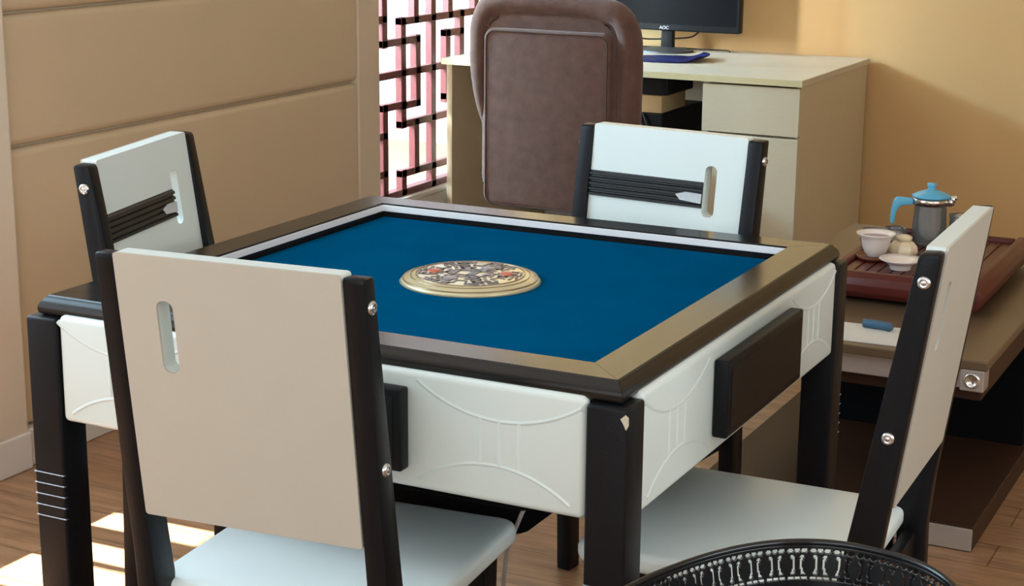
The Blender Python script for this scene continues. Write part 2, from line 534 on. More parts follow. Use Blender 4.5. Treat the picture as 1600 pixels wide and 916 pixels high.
# ================================================================== MAHJONG TABLE
ZT = 0.765
table = thing('mahjong_table', 'square black and white game table with blue felt top in the middle of the room', 'table')
HI, HO = 0.4134, 0.475
# rim: four mitred boards
def rim_profile():
    pr = [(HI, ZT - 0.026), (HI, ZT - 0.001), (HI + 0.001, ZT), (HO - 0.002, ZT), (HO + 0.001, ZT - 0.0015)]
    for k in range(1, 7):
        a = R(62 - 62 * k / 6)
        pr.append((HO - 0.010 + 0.022 * math.cos(a), ZT - 0.021 + 0.020 * math.sin(a)))
    pr += [(HO + 0.011, ZT - 0.026), (HO + 0.006, ZT - 0.0305), (HI + 0.01, ZT - 0.0305), (HI + 0.01, ZT - 0.036), (HI, ZT - 0.036)]
    return pr
for k in range(4):
    bm = newbm()
    pr = rim_profile()
    t = bmesh.new()
    def cor(h, z, s):
        return (s * h, -h, z)
    g = 0.0004
    A = [t.verts.new((-h + g, -h, z)) for h, z in pr]
    B = [t.verts.new((h - g, -h, z)) for h, z in pr]
    n = len(pr)
    for i in range(n):
        t.faces.new((A[i], A[(i + 1) % n], B[(i + 1) % n], B[i]))
    t.faces.new(A); t.faces.new(B)
    merge(bm, t, 0, Matrix.Rotation(k * PI / 2, 4, 'Z'))
    obj('rim_board', bm, 'rimwood', table, 19)
# white inner strips
for k in range(4):
    bm = newbm()
    box(bm, -HI + 0.001, -HI + 0.0002, ZT - 0.0155, HI - 0.001, -HI + 0.0022, ZT - 0.0030, 0.0006, 1, 0, Matrix.Rotation(k * PI / 2, 4, 'Z'))
    obj('inner_strip', bm, 'strip', table)
# felt board
bm = newbm(); box(bm, -HI + 0.007, -HI + 0.007, ZT - 0.0355, HI - 0.007, HI - 0.007, ZT - 0.0245, 0.002, 2)
obj('felt_top', bm, 'felt', table)
bm = newbm(); box(bm, -HI + 0.0005, -HI + 0.0005, ZT - 0.042, HI - 0.0005, HI - 0.0005, ZT - 0.0365)
obj('under_tray', bm, 'gap', table)
# centre medallion
MZ = ZT - 0.0245
med = obj('medallion', (lambda bm: (lathe(bm, [(0, 0.004), (0.0880, 0.004), (0.0985, 0.0022), (0.108, -0.0008), (0.114, -0.0040), (0.118, -0.0087), (0, -0.0087)], 72), bm)[1])(newbm()), 'gold', table)
med.location = (0.000, 0.008, MZ + 0.0090)
med['label'] = 'round cream and bronze dice dome with dark meander pattern'
bm = newbm()
for r0, r1, zr in ((0.1095, 0.1125, -0.0022), (0.0985, 0.1000, 0.0020), (0.0895, 0.0910, 0.0040)):
    lathe(bm, [(r0, zr - 0.003), (r0, zr + 0.0010), (r1, zr + 0.0008), (r1, zr - 0.003)], 72, 0, None, True)
o = obj('ring', bm, 'goldrim', med)
def stroke(bm, pts, w, z0, z1, mi=0):
    for (xa, ya), (xb, yb) in zip(pts, pts[1:]):
        d = Vector((xb - xa, yb - ya)); L = d.length
        a = math.atan2(d.y, d.x)
        box(bm, -w / 2, -w / 2, z0, L + w / 2, w / 2, z1, 0, 1, mi, T(xa, ya, 0, a))
bm = newbm()
unit = [[(0.040, -0.017), (0.040, 0.004), (0.052, 0.004), (0.052, -0.010), (0.064, -0.010), (0.064, 0.016)],
        [(0.046, 0.013), (0.058, 0.013)], [(0.074, -0.026), (0.074, 0.002), (0.084, 0.002)], [(0.084, -0.020), (0.082, -0.008)],
        [(0.074, 0.012), (0.074, 0.026), (0.066, 0.028)], [(0.084, 0.012), (0.081, 0.026)]]
for k in range(6):
    a = k * PI / 3 + 0.2
    for st in unit:
        stroke(bm, [(x * math.cos(a) - y * math.sin(a), x * math.sin(a) + y * math.cos(a)) for x, y in st], 0.0050, 0.004, 0.0050)
for k in range(6):
    a = k * PI / 3 + 0.2 + PI / 6
    for st in ([(0.030, -0.012), (0.030, 0.008), (0.042, 0.008)], [(0.070, -0.008), (0.056, -0.006), (0.056, 0.010), (0.068, 0.012)]):
        stroke(bm, [(x * math.cos(a) - y * math.sin(a), x * math.sin(a) + y * math.cos(a)) for x, y in st], 0.0036, 0.004, 0.0049)
# centre window: dark bars around a pale cell
stroke(bm, [(-0.030, -0.020), (0.034, -0.014)], 0.004, 0.004, 0.0051)
stroke(bm, [(-0.034, 0.012), (0.030, 0.020)], 0.004, 0.004, 0.0051)
stroke(bm, [(0.006, -0.014), (0.004, 0.014)], 0.013, 0.004, 0.0051)
stroke(bm, [(-0.026, -0.012), (-0.028, 0.008)], 0.010, 0.004, 0.0051)
obj('meander_pattern', bm, 'fret', med)
bm = newbm()
for x, y in ((-0.012, -0.047), (0.010, 0.046)):
    lathe(bm, [(0, 0.0055), (0.012, 0.0055), (0.013, 0.004)], 20, 0, T(x, y, 0))
for k in range(6):
    a = k * PI / 3
    lathe(bm, [(0, 0.0049), (0.0075, 0.0049), (0.008, 0.004)], 14, 0, T(0.030 * math.cos(a), 0.030 * math.sin(a), 0))
obj('grey_inlay', bm, 'greyin', med)
for x, y in ((-0.060, -0.016), (0.056, 0.022)):
    bm = newbm()
    lathe(bm, [(0, 0.0085), (0.008, 0.0078), (0.0125, 0.005), (0.013, 0.004)], 20, 0, T(x, y, 0))
    obj('button', bm, 'red', med)
# aprons with carved arcs and a drawer on each side
AF = 0.4965
def arc_pts(cx, cz, r, a0, a1, n=22):
    return [(cx + r * math.cos(R(a0 + (a1 - a0) * i / n)), -AF + 0.0031, cz + r * math.sin(R(a0 + (a1 - a0) * i / n))) for i in range(n + 1)]
for k in range(4):
    rot = Matrix.Rotation(k * PI / 2, 4, 'Z')
    bm = newbm()
    box(bm, -0.4392, -AF, 0.573, 0.4392, -AF + 0.022, 0.7415, 0.009, 4, 0, rot)
    for s in (-1, 1):
        cx = s * 0.314
        tube(bm, arc_pts(cx, 0.690 + 0.215, 0.215, 270 - 36, 270 + 34), 0.0044, 8, 0, False, 1.0, rot)
        tube(bm, arc_pts(cx - s * 0.010, 0.627 - 0.190, 0.190, 90 - 37, 90 + 37), 0.0044, 8, 0, False, 1.0, rot)
        for dx in (-0.029, 0.0, 0.029):
            tube(bm, [(cx + dx, -AF + 0.0034, 0.628), (cx + dx, -AF + 0.0034, 0.692)], 0.0048, 8, 0, False, 1.0, rot)
    ap = obj('apron', bm, 'white', table, 40)
    bm = newbm()
    box(bm, -0.176, -AF - 0.024, 0.602, 0.176, -AF - 0.0005, 0.720, 0.004, 3, 0, rot)
    dr = obj('drawer', bm, 'black', table, 40)
    bm = newbm()
    box(bm, -0.164, -AF - 0.0250, 0.614, 0.164, -AF - 0.0235, 0.708, 0.001, 1, 0, rot)
    obj('panel', bm, 'black', dr)
# legs
for i, (sx, sy) in enumerate(((-1, -1), (1, -1), (1, 1), (-1, 1))):
    bm = newbm()
    w = 0.059
    x0, x1 = sorted((sx * 0.500, sx * (0.500 - w)))
    y0, y1 = sorted((sy * 0.500, sy * (0.500 - w)))
    box(bm, x0, y0, 0.0, x1, y1, 0.7345, 0.0045, 3)
    lg = obj('leg', bm, 'black', table, 40)
    bm = newbm()
    for q in range(5):
        z = 0.412 + 0.018 * q
        ya, yc = (y0 - 0.0006, y0 + 0.007) if sy < 0 else (y1 - 0.007, y1 + 0.0006)
        xa, xc = (x0 - 0.0006, x1) if sx < 0 else (x0, x1 + 0.0006)
        box(bm, xa, ya, z - 0.0012, xc, yc, z + 0.0012, 0.0008, 1)
    obj('inlay_line', bm, 'groove', lg)
    if (sx, sy) == (1, -1):
        bm = newbm()
        prism(bm, [(0.490, 0.722), (0.497, 0.7285), (0.5004, 0.724), (0.5008, 0.714), (0.498, 0.708), (0.494, 0.716)], 'y', -0.5008, -0.4975)
        ch = obj('chip', bm, 'chip', lg)
        ch['label'] = 'pale bare patch where the black paint has chipped'
# machine body and pedestal under the top
bm = newbm(); box(bm, -0.285, -0.30, 0.468, 0.285, 0.30, ZT - 0.043, 0.05, 5)
box(bm, -0.075, -0.190, 0.378, 0.205, 0.085, 0.50, 0.045, 5)
obj('machine_housing', bm, 'gap', table, 40)
# grey power cord hanging beside the front chair's seat
bm = newbm()
tube(bm, smooth_path([(0.222, -0.207, 0.4675), (0.2095, -0.207, 0.449), (0.193, -0.207, 0.409), (0.184, -0.207, 0.387), (0.178, -0.207, 0.353), (0.176, -0.205, 0.28), (0.19, -0.18, 0.06), (0.22, -0.16, 0.006), (0.30, -0.05, 0.005), (0.38, 0.15, 0.005)], 8), 0.0035, 8)
obj('power_cord', bm, 'greycable', table)['label'] = 'thin pale grey power cord hanging down'

# ================================================================== CHAIRS (local: sits facing +y)
LEAN = 0.133
PB, PT_ = 0.563, 0.930
def yb(z):      # rear face of the back at height z
    return -0.205 - max(0.0, z - 0.45) * LEAN
def post_depth(z):
    return 0.050 - 0.020 * min(1.0, max(0.0, (z - 0.45) / 0.48))

def make_chair():
    root = thing('dining_chair', '', 'chair', group='black and white chairs around the table')
    # seat
    bm = newbm()
    prism(bm, rrect(-0.200, -0.170, 0.200, 0.236, 0.032, 7), 'z', 0.414, 0.446, 0.011, 4)
    obj('seat', bm, 'seatwhite', root, 45)
    bm = newbm()
    box(bm, -0.168, 0.150, 0.345, 0.168, 0.175, 0.4135, 0.003, 2)
    box(bm, -0.1605, -0.192, 0.345, 0.1605, -0.172, 0.4135, 0.003, 2)
    for s in (-1, 1):
        box(bm, s * 0.166 - 0.011, -0.155, 0.345, s * 0.166 + 0.011, 0.16, 0.4135, 0.003, 2)
    obj('seat_frame', bm, 'black', root, 40)
    for s in (-1, 1):
        bm = newbm()
        t = bmesh.new()
        x0, y0 = s * 0.158, 0.165
        cs = []
        for z, h in ((0.0, 0.0165), (0.4135, 0.023)):
            cs.append([t.verts.new((x0 + a * h, y0 + c * h, z)) for a, c in ((-1, -1), (1, -1), (1, 1), (-1, 1))])
        t.faces.new(cs[0][::-1]); t.faces.new(cs[1])
        for i in range(4):
            t.faces.new((cs[0][i], cs[0][(i + 1) % 4], cs[1][(i + 1) % 4], cs[1][i]))
        bmesh.ops.bevel(t, geom=t.edges[:], offset=0.004, segments=2, profile=0.5, affect='EDGES')
        merge(bm, t)
        obj('leg', bm, 'black', root, 40)
    # rear posts (leg and upright in one board)
    for s in (-1, 1):
        x0, x1 = sorted((s * 0.1615, s * 0.1910))
        pts = [(-0.216, 0.0), (-0.174, 0.0), (-0.160, 0.40), (-0.155, 0.455)]
        for z in (0.55, 0.70, 0.85, 0.920):
            pts.append((yb(z) + post_depth(z), z))
        pts += [(yb(0.93) + 0.0290, 0.9265), (yb(0.93) + 0.004, 0.9280), (yb(0.92) + 0.0005, 0.923), (yb(0.70), 0.70), (yb(0.50), 0.50), (-0.205, 0.42)]
        bm = newbm()
        prism(bm, pts, 'x', x0, x1, 0.0035, 2)
        p = obj('rear_post', bm, 'black', root, 40)
        for z in (0.889, 0.672):
            bm = newbm()
            yc = yb(z) + post_depth(z) * 0.5
            lathe(bm, [(0, 0.0045), (0.003, 0.0045), (0.0036, 0.0030), (0.0045, 0.0048), (0.0075, 0.0040), (0.0092, 0.0015), (0.0092, -0.002)], 20, 0,
                  T(s * 0.1910, yc, z, 0, 0, s * PI / 2))
            obj('bolt', bm, 'chrome', p)
    # back panel with the slot cut through: outline grid in (x, h) then sheared along the lean
    PW = 0.1610
    sx0, sx1, sz0, sz1 = -0.1050, -0.0805, 0.774, 0.872
    def panel_mesh(yoff0, yoff1, x0, x1, z0, z1, hole, mi=0, bev=0.0):
        bm = newbm()
        t = bmesh.new()
        hp = rrect(sx0, sz0, sx1, sz1, 0.0108, 5)
        outer = rrect(x0, z0, x1, z1, 0.004, 2)
        def ring(pts, off):
            return [t.verts.new((x, yb(z) + off, z)) for x, z in pts]
        rings = {}
        for off in (yoff0, yoff1):
            ov = ring(outer, off)
            es = [t.edges.new((ov[i], ov[(i + 1) % len(ov)])) for i in range(len(ov))]
            hv = None
            if hole:
                hv = ring(hp, off)
                es += [t.edges.new((hv[i], hv[(i + 1) % len(hv)])) for i in range(len(hv))]
            bmesh.ops.triangle_fill(t, use_beauty=True, use_dissolve=False, edges=es)
            rings[off] = (ov, hv)
        for q in (0, 1):
            A, B = rings[yoff0][q], rings[yoff1][q]
            if A:
                for i in range(len(A)):
                    j = (i + 1) % len(A)
                    t.faces.new((A[i], A[j], B[j], B[i]))
        merge(bm, t, mi)
        return bm
    fr = panel_mesh(0.0025, 0.0275, -PW, PW, PB, PT_ + 0.001, True)
    back = obj('backrest', fr, 'white', root)
    rear = panel_mesh(-0.0015, 0.0024, -PW, PW, PB, PT_ + 0.001, True)
    obj('rear_veneer', rear, 'beigeback', back)['label'] = 'plain grey beige rear face'
    # ribbed black band across the front face, from the post to the slot
    bm = newbm()
    zb0, zb1 = 0.790, 0.840
    def onback(x, z, off):
        return (x, yb(z) + 0.0276 + off, z)
    prof = []
    nr = 5
    for i in range(nr):
        z0 = zb0 + (zb1 - zb0) * i / nr
        dz = (zb1 - zb0) / nr
        prof += [(z0, 0.0), (z0 + dz * 0.18, 0.0042), (z0 + dz * 0.62, 0.0042), (z0 + dz * 0.80, 0.0004)]
    prof.append((zb1, 0.0))
    t = bmesh.new()
    A = [t.verts.new(onback(-0.0800, z, o_)) for z, o_ in prof]
    B = [t.verts.new(onback(PW, z, o_)) for z, o_ in prof]
    for i in range(len(prof) - 1):
        t.faces.new((A[i], B[i], B[i + 1], A[i + 1]))
    t.faces.new(A[::-1]); t.faces.new(B)
    t.faces.new((A[0], A[-1], B[-1], B[0]))
    merge(bm, t)
    band = obj('ribbed_band', bm, 'rubber', back)
    bm = newbm()
    t = bmesh.new()
    pts = [(-0.0795, 0.7995), (-0.0800, 0.8180), (-0.046, 0.8190), (-0.026, 0.8130), (-0.036, 0.8030)]
    A = [t.verts.new(onback(x, z, 0.0040)) for x, z in pts]
    B = [t.verts.new(onback(x, z, 0.0052)) for x, z in pts]
    t.faces.new(A); t.faces.new(B[::-1])
    for i in range(len(pts)):
        t.faces.new((A[i], A[(i + 1) % len(pts)], B[(i + 1) % len(pts)], B[i]))
    merge(bm, t)
    lb = obj('sticker', bm, 'tag', band)
    lb['label'] = 'small silver sticker at the end of the ribbed band'
    return root

chair = make_chair()
def place(o, x, y, rz, label):
    o.location = (x, y, 0); o.rotation_euler = (0, 0, R(rz)); o['label'] = label
# nearest chair, seen from behind
front_chair = chair
c_back = copy_tree(chair); c_left = copy_tree(chair); c_right = copy_tree(chair)
place(front_chair, 0.043, -0.490, 5.0, 'black and white chair nearest the camera with plain beige rear panel')
c_back.scale = (1.03, 1.0, 0.990)
place(c_back, 0.080, 0.374, 180 - 6.4, 'black and white chair on the far side of the table before the desk')
c_left.scale = (1.06, 1.0, 1.0)
place(c_left, -0.368, -0.024, -90 + 12.5, 'black and white chair on the left side beside padded wall')
place(c_right, 0.558, -0.080, 90 + 1.5, 'black and white chair at right of the table before the tea table')
# ================================================================== OFFICE CHAIR
oc = thing('office_chair', 'brown velvet executive chair with high padded back at the desk', 'chair', (-1.035, 2.46, 0.0), 0)
# local: rear face towards -y
def rounded_slab(bm, outline, y0, y1, bev, seg=5):
    prism(bm, outline, 'y', y0, y1, bev, seg)
bm = newbm()
rounded_slab(bm, rrect(-0.262, 0.36, 0.250, 0.985, 0.075, 8), 0.015, 0.130, 0.045, 6)
back = obj('backrest', bm, 'velvet', oc, 60)
bm = newbm()
rounded_slab(bm, rrect(-0.232, 0.34, 0.212, 0.915, 0.035, 8), -0.004, 0.06, 0.012, 4)
obj('rear_panel', bm, 'velvet', back, 60)
bm = newbm()
path = smooth_path([(-0.246, 0.050, 0.600), (-0.258, 0.045, 0.70), (-0.262, 0.045, 0.85), (-0.255, 0.045, 0.935), (-0.215, 0.045, 0.985), (-0.10, 0.045, 0.998),
                    (0.08, 0.045, 0.992), (0.205, 0.045, 0.972), (0.250, 0.045, 0.920), (0.260, 0.045, 0.84), (0.260, 0.045, 0.70), (0.258, 0.045, 0.560), (0.25, 0.05, 0.44)], 6)
N = len(path)
rad = [0.040 * min(1.0, 0.35 + 5.0 * min(i, N - 1 - i) / N) for i in range(N)]
tube(bm, path, rad, 14, 0, False, 1.0)
obj('bolster', bm, 'velvet', back)
bm = newbm()
pp = [(x, -0.0045, z) for x, z in rrect(-0.222, 0.345, 0.202, 0.906, 0.032, 8)]
tube(bm, pp, 0.0018, 6, 0, True)
obj('piping', bm, 'piping', back)
bm = newbm()
prism(bm, rrect(-0.25, 0.06, 0.25, 0.49, 0.06, 6), 'z', 0.40, 0.50, 0.03, 4)
obj('seat', bm, 'velvet', oc, 60)
bm = newbm(); lathe(bm, [(0.0, 0.40), (0.06, 0.40), (0.055, 0.38), (0.026, 0.37), (0.026, 0.12), (0.04, 0.11), (0.045, 0.075), (0.0, 0.075)], 20, 0, T(0, 0.29, 0))
obj('gas_column', bm, 'plastic', oc)
for k in range(5):
    a = R(90 + 72 * k)
    bm = newbm()
    tube(bm, [(0.03 * math.cos(a), 0.29 + 0.03 * math.sin(a), 0.100), (0.17 * math.cos(a), 0.29 + 0.17 * math.sin(a), 0.088), (0.29 * math.cos(a), 0.29 + 0.29 * math.sin(a), 0.068)], [0.026, 0.022, 0.016], 8)
    lg = obj('star_leg', bm, 'plastic', oc)
    bm = newbm()
    lathe(bm, [(0, -0.018), (0.022, -0.018), (0.026, -0.012), (0.026, 0.012), (0.022, 0.018), (0, 0.018)], 16, 0, T(0.29 * math.cos(a), 0.29 + 0.29 * math.sin(a), 0.0262, a + PI / 2, 0, 0) @ Matrix.Rotation(PI / 2, 4, 'Y'))
    obj('caster', bm, 'plastic', lg)

# ================================================================== DESK
desk = thing('writing_desk', 'pale beige laminate desk with a drawer pedestal against the ochre wall', 'desk', (-1.02, 3.35, 0))
dx0, dx1, dy0, dy1 = -1.680 + 1.02, -0.360 + 1.02, 2.960 - 3.35, 3.748 - 3.35
bm = newbm(); box(bm, dx0 - 0.008, dy0 - 0.022, 0.728, dx1 + 0.006, dy1, 0.750, 0.002, 2)
obj('desktop', bm, 'desktop', desk)
bm = newbm(); box(bm, dx0 - 0.0085, dy0 - 0.0235, 0.7285, dx1 + 0.0065, dy0 - 0.0222, 0.7495)
obj('edge_band', bm, 'deskedge', desk)
bm = newbm(); box(bm, dx1 - 0.018, dy0, 0.0, dx1, dy1 - 0.01, 0.7275, 0.001, 1); obj('side_panel', bm, 'desk', desk)
bm = newbm(); box(bm, dx0, dy0, 0.0, dx0 + 0.022, dy1 - 0.01, 0.7275, 0.001, 1); obj('side_panel', bm, 'desk', desk)
bm = newbm()
box(bm, dx1 - 0.338, dy0 + 0.004, 0.0, dx1 - 0.320, dy1 - 0.01, 0.7275)
box(bm, dx1 - 0.320, dy1 - 0.04, 0.04, dx1 - 0.018, dy1 - 0.02, 0.7275)
box(bm, dx1 - 0.320, dy0 + 0.02, 0.04, dx1 - 0.018, dy1 - 0.04, 0.058)
box(bm, dx1 - 0.320, dy0 + 0.02, 0.545, dx1 - 0.018, dy1 - 0.04, 0.556)
obj('pedestal_carcass', bm, 'desk', desk)
bm = newbm(); box(bm, dx0 + 0.0225, dy1 - 0.20, 0.28, dx1 - 0.3385, dy1 - 0.182, 0.7275); obj('modesty_panel', bm, 'desk', desk)
bm = newbm(); box(bm, dx1 - 0.336, dy0 - 0.017, 0.563, dx1 - 0.001, dy0 + 0.0015, 0.722, 0.0015, 2); obj('drawer', bm, 'desk', desk)
bm = newbm(); box(bm, dx1 - 0.336, dy0 - 0.017, 0.045, dx1 - 0.001, dy0 + 0.0015, 0.556, 0.0015, 2); obj('door', bm, 'desk', desk)
bm = newbm(); lathe(bm, [(0, 0.0006), (0.006, 0.0006), (0.006, 0.0)], 12, 0, T(dx0 + 0.055, dy0 + 0.30, 0.70, 0, PI / 2)); bm.free()

# computer case standing in the kneehole, cables below
pc = thing('computer_case', 'black tower case with a tan carton and a black box on it inside the desk kneehole', 'box', (-0.985, 3.27, 0.0))
bm = newbm(); box(bm, -0.10, -0.20, 0.0, 0.095, 0.20, 0.590, 0.004, 2); obj('case_body', bm, 'plastic', pc)
bm = newbm()
for k, x in enumerate((0.03, 0.055, 0.075)):
    tube(bm, smooth_path([(x - 0.05, -0.206, 0.590), (x - 0.02, -0.215, 0.53), (x + 0.01, -0.212, 0.43), (x + 0.02, -0.208, 0.25)], 6), 0.004, 6)
obj('cable', bm, 'cable', pc)
bm = newbm(); box(bm, -0.10, -0.205, 0.591, 0.095, 0.02, 0.652, 0.003, 2)
tag(obj('carton', bm, 'tawny', None), 'tan carton lying under the desk between the two black boxes', 'carton').location = (-0.985, 3.27, 0)
bm = newbm(); box(bm, -0.10, -0.195, 0.653, 0.112, 0.05, 0.718, 0.003, 2); box(bm, -0.09, -0.1965, 0.662, 0.102, -0.1945, 0.709, 0.0005, 1)
tag(obj('black_box', bm, 'plastic', None), 'flat black box topmost of the stack under the desk', 'box').location = (-0.985, 3.27, 0)
pc['label'] = 'black tower case lowest of the stack inside the desk kneehole'

# ------------------------------------------------------------------ monitor, pad, cables
mon = thing('monitor', 'black flat computer monitor on a round stand on the desk', 'monitor', (-1.088, 3.58, 0.7505))
bm = newbm(); box(bm, -0.295, -0.018, 0.078, 0.295, 0.022, 0.430, 0.006, 3); obj('housing', bm, 'plastic', mon, 40)
bm = newbm(); box(bm, -0.281, -0.0192, 0.103, 0.281, -0.0175, 0.418); obj('screen', bm, 'screen', mon)
bm = newbm()
prism(bm, [(-0.024, 0.010), (0.024, 0.010), (0.020, 0.16), (-0.020, 0.16)], 'y', 0.010, 0.040, 0.004, 2)
obj('neck', bm, 'plastic', mon, 40)
bm = newbm(); lathe(bm, [(0, 0.0155), (0.030, 0.0155), (0.085, 0.0105), (0.108, 0.006), (0.110, 0.0), (0, 0.0)], 48, 0, Matrix.Diagonal((1.0, 0.80, 1.0, 1.0)))
obj('stand_base', bm, 'darkgrey', mon, 40)
cu = bpy.data.curves.new('logo_curve', 'FONT'); cu.body = 'AOC'; cu.size = 0.017; cu.extrude = 0.0003; cu.align_x = 'CENTER'
tmp = bpy.data.objects.new('logo_tmp', cu); COL.objects.link(tmp)
bpy.context.view_layer.update()
me = bpy.data.meshes.new_from_object(tmp.evaluated_get(bpy.context.evaluated_depsgraph_get()))
bpy.data.objects.remove(tmp, do_unlink=True)
me.name = 'logo'; me.materials.clear(); me.materials.append(M['letter'])
lo = bpy.data.objects.new('logo', me); COL.objects.link(lo); lo.parent = mon
lo.location = (0, -0.0188, 0.084); lo.rotation_euler = (PI / 2, 0, 0)
lo['label'] = 'small pale letters at bottom centre of the bezel'

bm = newbm()
NX, NY = 26, 16
t = bmesh.new()
top = {}; bot = {}
def padz(u, v):
    return 0.004 + 0.010 * max(0.0, u - 0.45) ** 2 * 6
for i in range(NX + 1):
    for j in range(NY + 1):
        u = i / NX * 2 - 1; v = j / NY * 2 - 1
        # squircle mapping
        x = u * math.sqrt(1 - v * v * 0.42); y = v * math.sqrt(1 - u * u * 0.42)
        top[i, j] = t.verts.new((x * 0.140, y * 0.115, padz(u, v)))
        bot[i, j] = t.verts.new((x * 0.138, y * 0.113, padz(u, v) - 0.0035))
for i in range(NX):
    for j in range(NY):
        f = t.faces.new((top[i, j], top[i + 1, j], top[i + 1, j + 1], top[i, j + 1])); f.smooth = True
        f = t.faces.new((bot[i, j + 1], bot[i + 1, j + 1], bot[i + 1, j], bot[i, j])); f.smooth = True
for i in range(NX):
    t.faces.new((bot[i, 0], bot[i + 1, 0], top[i + 1, 0], top[i, 0])); t.faces.new((top[i, NY], top[i + 1, NY], bot[i + 1, NY], bot[i, NY]))
for j in range(NY):
    t.faces.new((top[0, j], top[0, j + 1], bot[0, j + 1], bot[0, j])); t.faces.new((bot[NX, j], bot[NX, j + 1], top[NX, j + 1], top[NX, j]))
merge(bm, t)
o = obj('mouse_pad', bm, 'bluepad'); o.location = (-0.960, 3.315, 0.7508); o.rotation_euler = (0, 0, R(14))
tag(o, 'shiny navy blue pad lying on the desk before the monitor stand', 'mouse pad')
bm = newbm()
tube(bm, smooth_path([(-1.22, 3.62, 0.84), (-1.225, 3.635, 0.800), (-1.20, 3.66, 0.785), (-1.10, 3.67, 0.790), (-1.02, 3.66, 0.800), (-0.98, 3.64, 0.822)], 8), 0.0035, 6)
tube(bm, smooth_path([(-1.22, 3.62, 0.84), (-1.23, 3.64, 0.80), (-1.25, 3.68, 0.765), (-1.28, 3.72, 0.7545)], 6), 0.006, 8)
tag(obj('monitor_cable', bm, 'cable'), 'black cable drooping from the rear of the monitor', 'cable')
bm = newbm()
tube(bm, smooth_path([(-1.26, 3.66, 0.7535), (-1.20, 3.685, 0.7535), (-1.10, 3.70, 0.7535), (-0.98, 3.695, 0.7535), (-0.89, 3.70, 0.7535), (-0.86, 3.655, 0.7535)], 8), 0.0026, 6)
tag(obj('desk_cable', bm, 'cable'), 'thin dark cable lying on the desk behind the stand base', 'cable')

# ================================================================== TEA TABLE
tt = thing('tea_table', 'low dark brown tea table with glossy top and metal corner cubes', 'table', (0.32, 1.55, 0))
def tl(x0, y0, z0, x1, y1, z1, bev=0.002, seg=2, bm=None, mi=0):
    bm = bm or newbm()
    box(bm, x0 - 0.32, y0 - 1.55, z0, x1 - 0.32, y1 - 1.55, z1, bev, seg, mi)
    return bm
obj('table_top', tl(0.0, 1.062, 0.400, 0.652, 2.36, 0.420, 0.003), 'tabletopglass', tt)
obj('top_frame', tl(0.012, 1.10, 0.345, 0.640, 2.345, 0.3995, 0.002), 'brownlam', tt)
fp = obj('front_strip', tl(0.03, 1.085, 0.352, 0.600, 1.0995, 0.397, 0.002), 'brushed', tt)
for (x0, y0) in ((0.596, 1.066), (0.008, 1.066), (0.596, 2.305), (0.008, 2.305)):
    bm = tl(x0, y0, 0.352, x0 + 0.050, y0 + 0.050, 0.3995, 0.003)
    cb = obj('corner_cube', bm, 'brushed', tt)
    bm = newbm()
    lathe(bm, [(0, 0.0012), (0.010, 0.0012), (0.0105, 0.0034), (0.0165, 0.0034), (0.0175, 0.0)], 24, 0, T(x0 + 0.025 - 0.32, y0 - 1.55, 0.3755, 0, PI / 2))
    obj('round_plate', bm, 'steel', cb)
obj('middle_shelf', tl(0.02, 1.13, 0.315, 0.630, 2.33, 0.3445, 0.002), 'brownlam', tt)
obj('core', tl(0.10, 1.66, 0.055, 0.636, 2.28, 0.3145, 0.003), 'gap', tt)
pl = obj('plinth', tl(0.02, 1.060, 0.0, 0.648, 2.33, 0.0545, 0.002), 'brownlam', tt)
obj('metal_edge', tl(0.02, 1.0555, 0.003, 0.648, 1.0595, 0.052, 0.0008, 1), 'brushed', pl)

# paper and blue packet at the front of the tea table
bm = newbm(); prism(bm, [(0.27, 1.085), (0.46, 1.095), (0.45, 1.245), (0.26, 1.235)], 'z', 0.4205, 0.4225)
tag(obj('paper_sheet', bm, 'paper'), 'white sheet lying on the tea table front edge', 'paper')
bm = newbm()
tube(bm, smooth_path([(0.345, 1.215, 0.432), (0.367, 1.210, 0.433), (0.395, 1.207, 0.433), (0.415, 1.205, 0.430)], 6), [0.004] + [0.0095] * 16 + [0.006, 0.004], 10)
tag(obj('blue_packet', bm, 'bluewrap'), 'small blue wrapped packet lying on the white sheet', 'packet')

# ------------------------------------------------------------------ rosewood tea tray
tw = thing('tea_tray', 'dark red wooden tea tray with rounded rails on the tea table', 'tray', (0.365, 1.70, 0.4205))
X0, X1, Y0, Y1 = -0.175, 0.175, -0.258, 0.315
bm = newbm(); box(bm, X0 + 0.02, Y0 + 0.02, 0.022, X1 - 0.02, Y1 - 0.02, 0.058, 0.002)
base = obj('tray_board', bm, 'rosewood', tw)
bm = newbm()
for k in range(11):
    x = X0 + 0.035 + k * (X1 - X0 - 0.07) / 10
    box(bm, x - 0.012, Y0 + 0.03, 0.0582, x + 0.012, Y1 - 0.03, 0.0612, 0.001, 1)
obj('slats', bm, 'rosewood', base)
def rail(axis, pos, a, b_, s):
    bm = newbm()
    pr = [(0, 0.020), (0.012, 0.012), (0.030, 0.014), (0.040, 0.028), (0.041, 0.045), (0.034, 0.062), (0.018, 0.073), (0.004, 0.073), (0, 0.066)]
    pts = [(pos + s * (u - 0.020), z) for u, z in pr]
    prism(bm, pts, axis, a, b_, 0.002, 2)
    obj('rail', bm, 'rosewood', tw, 45)
rail('y', X1, Y0 - 0.018, Y1 + 0.018, 1); rail('y', X0, Y0 - 0.018, Y1 + 0.018, -1)
rail('x', Y0, X0 + 0.022, X1 - 0.022, -1); rail('x', Y1, X0 + 0.022, X1 - 0.022, 1)
for sx in (-1, 1):
    for sy in (-1, 1):
        bm = newbm(); lathe(bm, [(0, 0), (0.016, 0), (0.019, 0.008), (0.018, 0.0225), (0, 0.0225)], 16, 0, T(sx * 0.12, 0.03 + sy * 0.23, 0))
        obj('foot', bm, 'rosewood', tw)

ZTR = 0.4205 + 0.0613
